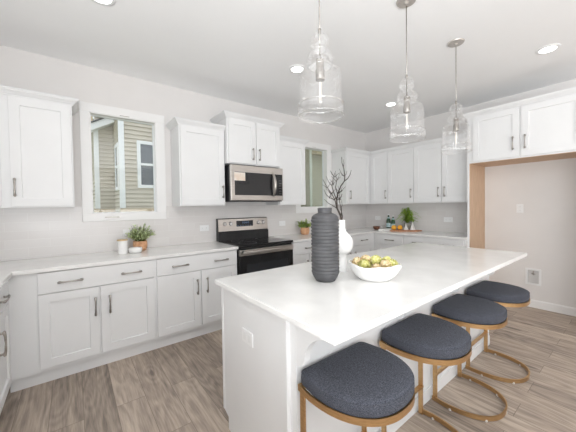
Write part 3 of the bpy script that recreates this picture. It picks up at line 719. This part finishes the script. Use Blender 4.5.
br([q(333, 185, .05), q(330, 181, .06), q(328, 175, .08)], .002, .0008)
br([q(338, 194, .02), q(335.5, 187, .0), q(336.2, 180, -.03), q(334, 173, -.04)], .0026, .0008)
br([(-.003, 1.2, 0), q(342, 216), q(341.4, 209, .03), q(340.5, 200, .05), q(341.5, 192, .06), q(340, 185, .08)], .003, .0009)
br([q(341, 210, .03), q(343, 205, .04), q(343, 199, .06)], .002, .0008)
br([q(336, 208, -.02), q(331, 205, -.03), q(327, 203, -.05), q(323, 199, -.05)], .002, .0008)
br([q(340.6, 216), q(341, 211, -.01), q(340.5, 206, -.02)], .003, .001)
rnd = random.Random(3)
for (a, b) in ((337, 200), (338, 194), (334, 200), (331, 194), (333, 185), (336, 181), (341, 192), (327, 188), (340, 200), (335, 177), (329, 198), (344, 176)):
    for k in range(3):
        ax, ay = a+rnd.uniform(-1, 1), b+rnd.uniform(-1, 1); s = rnd.choice((-1, 1)); d_ = rnd.uniform(-.05, .05)
        br([q(a, b, d_*.3), q(ax+s*2, ay-2.5, d_), q(ax+s*rnd.uniform(3, 5), ay-rnd.uniform(4, 7), d_*1.5)], .0015, .0006)
tag(obj('branches', bm, m_bark, smooth=True), 'bare dark twiggy branches standing in the slim white vase', 'branches')

bx, by = -3.264, -2.462
bm = lathe(bm_new(), [(.083, .914), (.092, .917), (.117, .938), (.136, .963), (.146, .985), (.151, .992), (.154, 1.004), (.153, 1.011), (.150, 1.013), (.146, 1.008), (.140, .99), (.128, .965), (.105, .94), (.08, .926), (.02, .922)], bx, by, 64, True, True)
for v in bm.verts:
    if v.co.z > .98:
        a = math.atan2(v.co.y-by, v.co.x-bx); v.co.z += .005*math.sin(3*a+.6)+.0025*math.sin(7*a)
tag(obj('fruit_bowl', bm, m_ceramic_w, smooth=True), 'wide white ceramic bowl holding artichokes on the island', 'bowl')
def artichoke(x, y, z, s, tilt, seed, label, m):
    rd = random.Random(seed); r = thing('artichoke', label, 'artichoke', (x, y, z), 'pale green artichokes in the bowl')
    R_ = Matrix.Rotation(tilt[0], 3, 'X') @ Matrix.Rotation(tilt[1], 3, 'Y')
    bm = bmesh.new(); bmesh.ops.create_icosphere(bm, subdivisions=2, radius=s*.8)
    for v in bm.verts: v.co = R_ @ v.co + Vector((x, y, z))
    obj('heart', bm, m_art, r, smooth=True)
    bm = bm_new()
    for ringi in range(6):
        ph = -.9+ringi*.42; n = [8, 9, 9, 8, 6, 4][ringi]
        for k in range(n):
            a = 2*PI*(k+.5*(ringi % 2))/n
            nrm = Vector((math.cos(a)*math.cos(ph), math.sin(a)*math.cos(ph), math.sin(ph)))
            upv = Vector((-math.cos(a)*math.sin(ph), -math.sin(a)*math.sin(ph), math.cos(ph))); sd = nrm.cross(upv)
            w_, h_ = s*.36, s*.55; c0 = nrm*s*.78
            pts = [c0-sd*w_*.6, c0+sd*w_*.6, c0+sd*w_+upv*h_*.45+nrm*s*.16, c0+upv*h_*1.1+nrm*s*.22*rd.uniform(.7, 1.3), c0-sd*w_+upv*h_*.45+nrm*s*.16, c0+upv*h_*.4+nrm*s*.27]
            V = [bm.verts.new(R_ @ p + Vector((x, y, z))) for p in pts]
            for t in ((0, 1, 5), (1, 2, 5), (2, 3, 5), (3, 4, 5), (4, 0, 5)): bm.faces.new([V[i] for i in t])
    obj('leaf_scale', bm, m, r)
spots = [(-.088, .05, 1.002, .036, 'leftmost artichoke, blushed pink, at the bowl rim'), (-.062, -.005, .998, .035, 'yellow-green artichoke at the left front of the bowl'),
         (-.01, -.068, .985, .034, 'low artichoke at the centre front of the bowl'), (.0, .07, .996, .036, 'artichoke at the back of the bowl'),
         (.052, -.05, 1.0, .036, 'artichoke right of centre at the front of the bowl'), (.095, -.04, 1.006, .033, 'rightmost artichoke in front, near the bowl rim'),
         (.085, .028, 1.006, .036, 'artichoke at the right rear of the bowl'), (.015, .01, 1.02, .036, 'topmost artichoke in the middle of the heap'),
         (-.04, .048, 1.018, .033, 'artichoke resting on the left side of the heap')]
for i, (dx, dy, z, s, lb) in enumerate(spots):
    lat, dep = dx, dy                                # lateral / depth in the bowl
    P = Vector((bx, by, 0))+r0*lat+d0*dep
    artichoke(P.x, P.y, z, s*.92, (random.uniform(-.9, .9), random.uniform(-.9, .9)), i, lb, m_art2 if i in (0, 2, 4, 8) else m_art)

# ------------------------------------------------------------------ left counter decor
bm = lathe(bm_new(), [(.040, .914), (.043, .917), (.043, 1.042), (.040, 1.044)], -4.322, -.272, 36)
c = tag(obj('canister', bm, m_ceramic_w, angle=40), 'white canister with a light wooden lid on the left worktop', 'canister')
# lid as a child keeps the thing together
bm = lathe(bm_new(), [(.045, 1.044), (.048, 1.046), (.048, 1.054), (.045, 1.056)], -4.322, -.272, 36)
obj('lid', bm, m_lid, c, angle=40)
lid = [o for o in c.children][0]
tag(obj('small_dish', lathe(bm_new(), [(.042, .914), (.052, .918), (.060, .936), (.062, .954), (.058, .966), (.052, .965), (.048, .95), (.02, .93)], -4.212, -.300, 36), m_ceramic_w, smooth=True),
    'small rounded white dish between canister and leafy plant', 'dish')
def leaf(bm, c, dirv, upv, L, wd, curl=.3):
    dirv = dirv.normalized(); sd = dirv.cross(upv)
    sd = sd.normalized() if sd.length > 1e-4 else Vector((1, 0, 0)); nn = sd.cross(dirv)
    rows = []
    for t, w_ in ((0, .12), (.3, .8), (.6, 1), (.85, .6)):
        p = c+dirv*L*t-nn*curl*L*t*t
        rows.append((bm.verts.new(p-sd*wd*w_*.5+nn*wd*.12*w_), bm.verts.new(p), bm.verts.new(p+sd*wd*w_*.5+nn*wd*.12*w_)))
    tip = bm.verts.new(c+dirv*L-nn*curl*L)
    for a, b in zip(rows, rows[1:]): bm.faces.new((a[0], a[1], b[1], b[0])); bm.faces.new((a[1], a[2], b[2], b[1]))
    bm.faces.new((rows[-1][0], rows[-1][1], tip)); bm.faces.new((rows[-1][1], rows[-1][2], tip))
def potted(name, label, x, y, z, pr, ph, spread, hgt, ml, nst, lsz, seed, pm=None, droop=0):
    rd = random.Random(seed); r = thing(name, label, 'potted plant', (x, y, z))
    obj('pot', lathe(bm_new(), [(pr*.72, z), (pr*.86, z+.006), (pr, z+ph*.55), (pr*.95, z+ph*.93), (pr*.99, z+ph), (pr*.9, z+ph), (pr*.84, z+ph*.8), (pr*.1, z+ph*.78)], x, y, 32), pm or m_terra, r, smooth=True)
    bs, bl = bm_new(), bm_new()
    for k in range(nst):
        a = rd.uniform(0, 2*PI); rr = spread*math.sqrt(rd.uniform(.02, 1)); top = z+ph+hgt*rd.uniform(.35, 1)*(1-.45*(rr/spread)**2)
        p0_ = Vector((x+pr*.3*math.cos(a), y+pr*.3*math.sin(a), z+ph*.8)); p2 = Vector((x+rr*math.cos(a), min(-.04, y+rr*math.sin(a)), top)); p1 = (p0_+p2)/2+Vector((0, 0, .02))
        P = [p0_.lerp(p1, t/4).lerp(p1.lerp(p2, t/4), t/4) for t in range(5)]
        tube(bs, P, .0012, 4)
        for j in range(6):
            t = rd.uniform(.35, 1); c_ = p0_.lerp(p1, t).lerp(p1.lerp(p2, t), t)
            dv = Vector((rd.gauss(0, 1), rd.gauss(0, 1), rd.gauss(.35, .6)))
            leaf(bl, c_, dv, Vector((0, 0, 1)), lsz*rd.uniform(.7, 1.2), lsz*.5)
    obj('stem', bs, m_stem, r); obj('foliage', bl, ml, r)
potted('potted_plant', 'leafy sage plant in a terracotta pot below the left window', -4.137, -.125, .914, .070, .10, .15, .19, m_leaf, 105, .032, 5)
potted('potted_plant', 'bright green plant in a small tan pot right of the range', -1.80, -.16, .914, .072, .11, .13, .13, m_leaf2, 50, .042, 9)

# ------------------------------------------------------------------ right counter decor
cb = bm_new(); prism(cb, [(-.60, -.74), (-.50, -.62), (-.12, -.62), (-.12, -1.12), (-.34, -1.22), (-.46, -1.16), (-.60, -.98)], .914, .932, .004)
# serving tray and boards
tag(obj('serving_board', prism(bm_new(), [(-.50, -.86), (-.26, -1.16), (-.12, -1.2), (-.10, -1.02), (-.20, -.93), (-.30, -.80), (-.42, -.79)][::-1], .914, .934, .004), m_board), 'brown wooden serving board on the right worktop under the oranges', 'serving board'); cb.free()
bm = bm_new(); prism(bm, [(-.50, -.62), (-.14, -.50), (-.10, -.76), (-.35, -.76)][::-1], .914, .940, .003)
tray = tag(obj('marble_tray', bm, m_ceramic_w), 'white marble tray under the green bottles', 'tray')
tag(obj('wooden_bowl', lathe(bm_new(), [(.03, .914), (.04, .918), (.056, .94), (.064, .975), (.060, .975), (.05, .945), (.02, .925)], -.33, -.465, 28), m_bowlwood, smooth=True), 'dark brown wooden bowl at the corner end of the worktop', 'bowl')
def bottle(x, y, s, label):
    z = .940; r = thing('water_bottle', label, 'bottle', (x, y, z), 'green glass bottles on the tray')
    obj('glass', lathe(bm_new(), [(.03*s, z), (.037*s, z+.006), (.038*s, z+.10*s), (.036*s, z+.13*s), (.024*s, z+.165*s), (.014*s, z+.195*s), (.0125*s, z+.222*s), (.015*s, z+.226*s)], x, y, 24), m_bottle, r, smooth=True)
    obj('label', lathe(bm_new(), [(.0388*s, z+.02), (.0392*s, z+.021), (.0392*s, z+.085*s), (.0388*s, z+.086*s)], x, y, 24, False, False), m_label, r)
    obj('neck_label', lathe(bm_new(), [(.0245*s, z+.166*s), (.0165*s, z+.19*s)], x, y, 24, False, False), m_label, r)
    obj('cap', lathe(bm_new(), [(.016*s, z+.222*s), (.016*s, z+.238*s), (.013*s, z+.24*s)], x, y, 20), m_plate, r)
bottle(-.155, -.60, 1.06, 'larger green glass bottle with pale label on the marble tray')
bottle(-.16, -.695, .95, 'smaller green glass bottle with pale label on the marble tray')
def orange(x, y, z, label):
    bm = bmesh.new(); bmesh.ops.create_uvsphere(bm, u_segments=20, v_segments=14, radius=.043)
    for v in bm.verts: v.co.z *= .94; v.co += Vector((x, y, z+.040))
    r = tag(obj('orange', bm, m_orange, smooth=True), label, 'orange', 'oranges on the board')
    obj('stem_button', lathe(bm_new(), [(.004, z+.079), (.004, z+.083)], x, y, 8), m_stem, r)
orange(-.365, -.835, .934, 'left one of two oranges on the wooden board')
orange(-.29, -.90, .934, 'right one of two oranges, beside the folded white napkins')
def napkin(x, y, z, s, label):
    bm = bm_new(); N = 20; top = bm.verts.new((x, y, z+s*2.7)); prev = []
    ring = [bm.verts.new((x+s*(.8+.16*math.sin(5*2*PI*k/N))*math.cos(2*PI*k/N), y+s*(.8+.16*math.sin(5*2*PI*k/N))*math.sin(2*PI*k/N), z)) for k in range(N)]
    mid = [bm.verts.new((x+.45*(v.co.x-x), y+.45*(v.co.y-y), z+s*1.2)) for v in ring]
    for k in range(N): bm.faces.new((ring[k], ring[(k+1) % N], mid[(k+1) % N], mid[k])); bm.faces.new((mid[k], mid[(k+1) % N], top))
    bm.faces.new(ring[::-1])
    tag(obj('folded_napkin', bm, m_linen), label, 'napkin', 'folded white napkins')
napkin(-.232, -.975, .934, .044, 'left folded white napkin standing beside the oranges')
napkin(-.17, -1.06, .934, .052, 'right folded white napkin standing on the wooden board')
# tumblers
for (x, y, lb) in ((-.41, -.625, 'clear drinking glass at the left end of the marble tray'), (-.31, -.60, 'clear drinking glass nearest the green bottles')):
    bm = lathe(bm_new(), [(.022, .940), (.026, .943), (.031, 1.02), (.029, 1.02), (.024, .948), (.01, .946)], x, y, 24)
    tag(obj('drinking_glass', bm, m_shade, smooth=True), lb, 'glass', 'clear drinking glasses')
# arching fern
r = thing('potted_fern', 'arching bright green fern in a grey pot on the right worktop', 'potted plant', (-.17, -.90, .914))
fx, fy = -.085, -.925
r.location = (fx, fy, .914)
obj('pot', lathe(bm_new(), [(.045, .914), (.05, .92), (.066, 1.0), (.068, 1.045), (.06, 1.045), (.05, 1.03), (.01, 1.03)], fx, fy, 28), m_stone, r, smooth=True)
bl = bm_new(); rd = random.Random(11)
for k in range(90):
    a = rd.uniform(0, 2*PI); L = rd.uniform(.08, .20); hh = rd.uniform(.08, .30)
    if math.cos(a) > .3: L *= .5
    if abs(math.cos(a)) < .6: L *= 1.25; hh *= .85
    P = []
    for t in range(7):
        s = t/6; P.append(Vector((min(-.03, fx+math.cos(a)*L*s), fy+math.sin(a)*L*s, 1.035+hh*math.sin(min(1, s*1.25)*PI*.62)-.13*max(0, s-.5)*(1 if k % 2 else .5))))
    for t in range(6):
        for j in range(3):
            c_ = P[t].lerp(P[t+1], j/3); dv = (P[t+1]-P[t]).normalized(); sd = dv.cross(Vector((0, 0, 1)))
            if sd.length < 1e-3: sd = Vector((1, 0, 0))
            sd.normalize()
            for sg in (-1, 1): leaf(bl, c_, dv*.8+sd*sg*(.3 if c_.x > -.05 else 1), Vector((0, 0, 1)), .026*(1.1-t/8), .011, .2)
obj('foliage', bl, m_fern, r)

# ------------------------------------------------------------------ outside
def lap(bm, p0_, p1_, z0, z1, step=.092, out=.028, n=None):
    """clapboards between two plan points; n is the outward normal"""
    a, b = Vector((*p0_, 0)), Vector((*p1_, 0)); n = Vector((*n, 0)); z = z0
    prof = []
    while z < z1: prof += [(out, z), (0, min(z+step, z1))]; z += step
    A = [bm.verts.new(a+n*o+Vector((0, 0, z))) for o, z in prof]; B = [bm.verts.new(b+n*o+Vector((0, 0, z))) for o, z in prof]
    for k in range(len(prof)-1): bm.faces.new((A[k], B[k], B[k+1], A[k+1]))
    return bm
r = thing('neighbouring_house', 'neighbouring house with beige lap siding and white corner boards, seen through the windows', 'house', (-1, 4.5, 0))
bm = bm_new()
lap(bm, (-3.87, 3.4), (1.22, 3.4), 1.33, 4.6, n=(0, -1)); lap(bm, (-3.87, 4.5), (-3.87, 3.4), 1.33, 4.6, n=(-1, 0))
lap(bm, (1.22, 3.4), (1.22, 3.0), 0, 4.6, n=(-1, 0)); lap(bm, (1.22, 3.0), (4.5, 3.0), 0, 2.9, n=(0, -1))
lap(bm, (-4.25, 4.5), (-3.87, 4.5), 1.33, 3.6, n=(0, -1)); lap(bm, (-4.25, 6.5), (-4.25, 4.5), 0, 3.5, n=(-1, 0))
lap(bm, (-3.87, 3.42), (1.22, 3.42), 0, 1.27, n=(0, -1)); lap(bm, (-4.25, 4.52), (-3.85, 4.52), 0, 1.27, n=(0, -1))
obj('siding_wall', bm, m_siding, r)
bm = bm_new()
box(bm, -3.84, 1.2, 3.42, 7, 0, 4.6); box(bm, -4.22, -3.8, 4.53, 7, 0, 3.3); box(bm, 1.25, 4.4, 3.03, 7, 0, 4.6)
obj('house_core', bm, m_siding, r)
bm = bm_new(); prism(bm, [(-3.905, 3.36), (-3.80, 3.36), (-3.80, 3.39), (-3.875, 3.39), (-3.875, 3.40), (-3.905, 3.40)], 1.38, 4.6); obj('corner_board', bm, m_vinyl, r)
bm = bm_new(); box(bm, -4.275, -4.18, 4.47, 4.5, 1.38, 3.25); obj('corner_board', bm, m_vinyl, r)
bm = bm_new(); box(bm, 1.2, 1.28, 2.965, 3.0, 0, 4.6); obj('corner_board', bm, m_vinyl, r)
bm = bm_new(); box(bm, -3.9, 1.22, 3.36, 3.4, 1.27, 1.37); box(bm, -4.3, -3.88, 4.46, 4.5, 1.27, 1.37); obj('ledge_board', bm, m_tan, r)
bm = bm_new(); V = [(-4.36, 3.13), (-3.86, 3.42), (-3.86, 3.58), (-4.36, 3.29)]
a = [bm.verts.new((x, 4.2, z)) for x, z in V]; b = [bm.verts.new((x, 4.5, z)) for x, z in V]
bm.faces.new(a); bm.faces.new(b[::-1])
for i in range(4): bm.faces.new((a[i], a[(i+1) % 4], b[(i+1) % 4], b[i]))
obj('rake_board', bm, m_vinyl, r)
bm = bm_new(); V = [(-4.38, 3.275), (-3.86, 3.58), (-3.86, 3.61), (-4.38, 3.31)]
a = [bm.verts.new((x, 4.17, z)) for x, z in V]; b = [bm.verts.new((x, 6.5, z)) for x, z in V]
bm.faces.new(a); bm.faces.new(b[::-1])
for i in range(4): bm.faces.new((a[i], a[(i+1) % 4], b[(i+1) % 4], b[i]))
obj('roof_edge', bm, m_dark, r)
bm = bm_new(); box(bm, 1.28, 4.5, 2.75, 3.0, 2.98, 4.6); obj('soffit', bm, m_tan, r)
def hwin(x0, x1, z0, z1, ya, face='y'):
    bm = bm_new(); w = .07
    def bb(bm, u0, u1, v0, v1, o0, o1):
        if face == 'y': box(bm, u0, u1, ya-o1, ya-o0, v0, v1)
        else: box(bm, ya-o1, ya-o0, u0, u1, v0, v1)
    for (u0, u1, v0, v1) in ((x0, x1, z0, z0+w), (x0, x1, z1-w, z1), (x0, x0+w, z0+w, z1-w), (x1-w, x1, z0+w, z1-w), (x0+w, x1-w, (z0+z1)/2-.02, (z0+z1)/2+.03)): bb(bm, u0, u1, v0, v1, -.03, .045)
    f = obj('window', bm, m_vinyl, r); bm = bm_new(); bb(bm, x0+w, x1-w, z0+w, z1-w, -.01, .034); obj('pane', bm, m_paneglass_far, f)
hwin(-3.56, -2.65, 1.82, 2.86, 3.4); hwin(3.52, 4.0, 1.78, 2.8, -3.87, 'x')
r = thing('chimney', 'tan chimney of a farther house, top left in the left window', 'chimney', (-4.3, 8.5, 0))
obj('stack', box(bm_new(), -4.36, -4.06, 8.5, 9.0, 0, 4.72), m_tan, r); obj('chimney_cap', box(bm_new(), -4.38, -4.04, 8.48, 9.02, 4.72, 4.78), m_siding, r)
struct('ground', box(bm_new(), -14, 10, .14, 14, -.3, -.02), m_ground, 'lawn outside between the two houses', cat='ground')
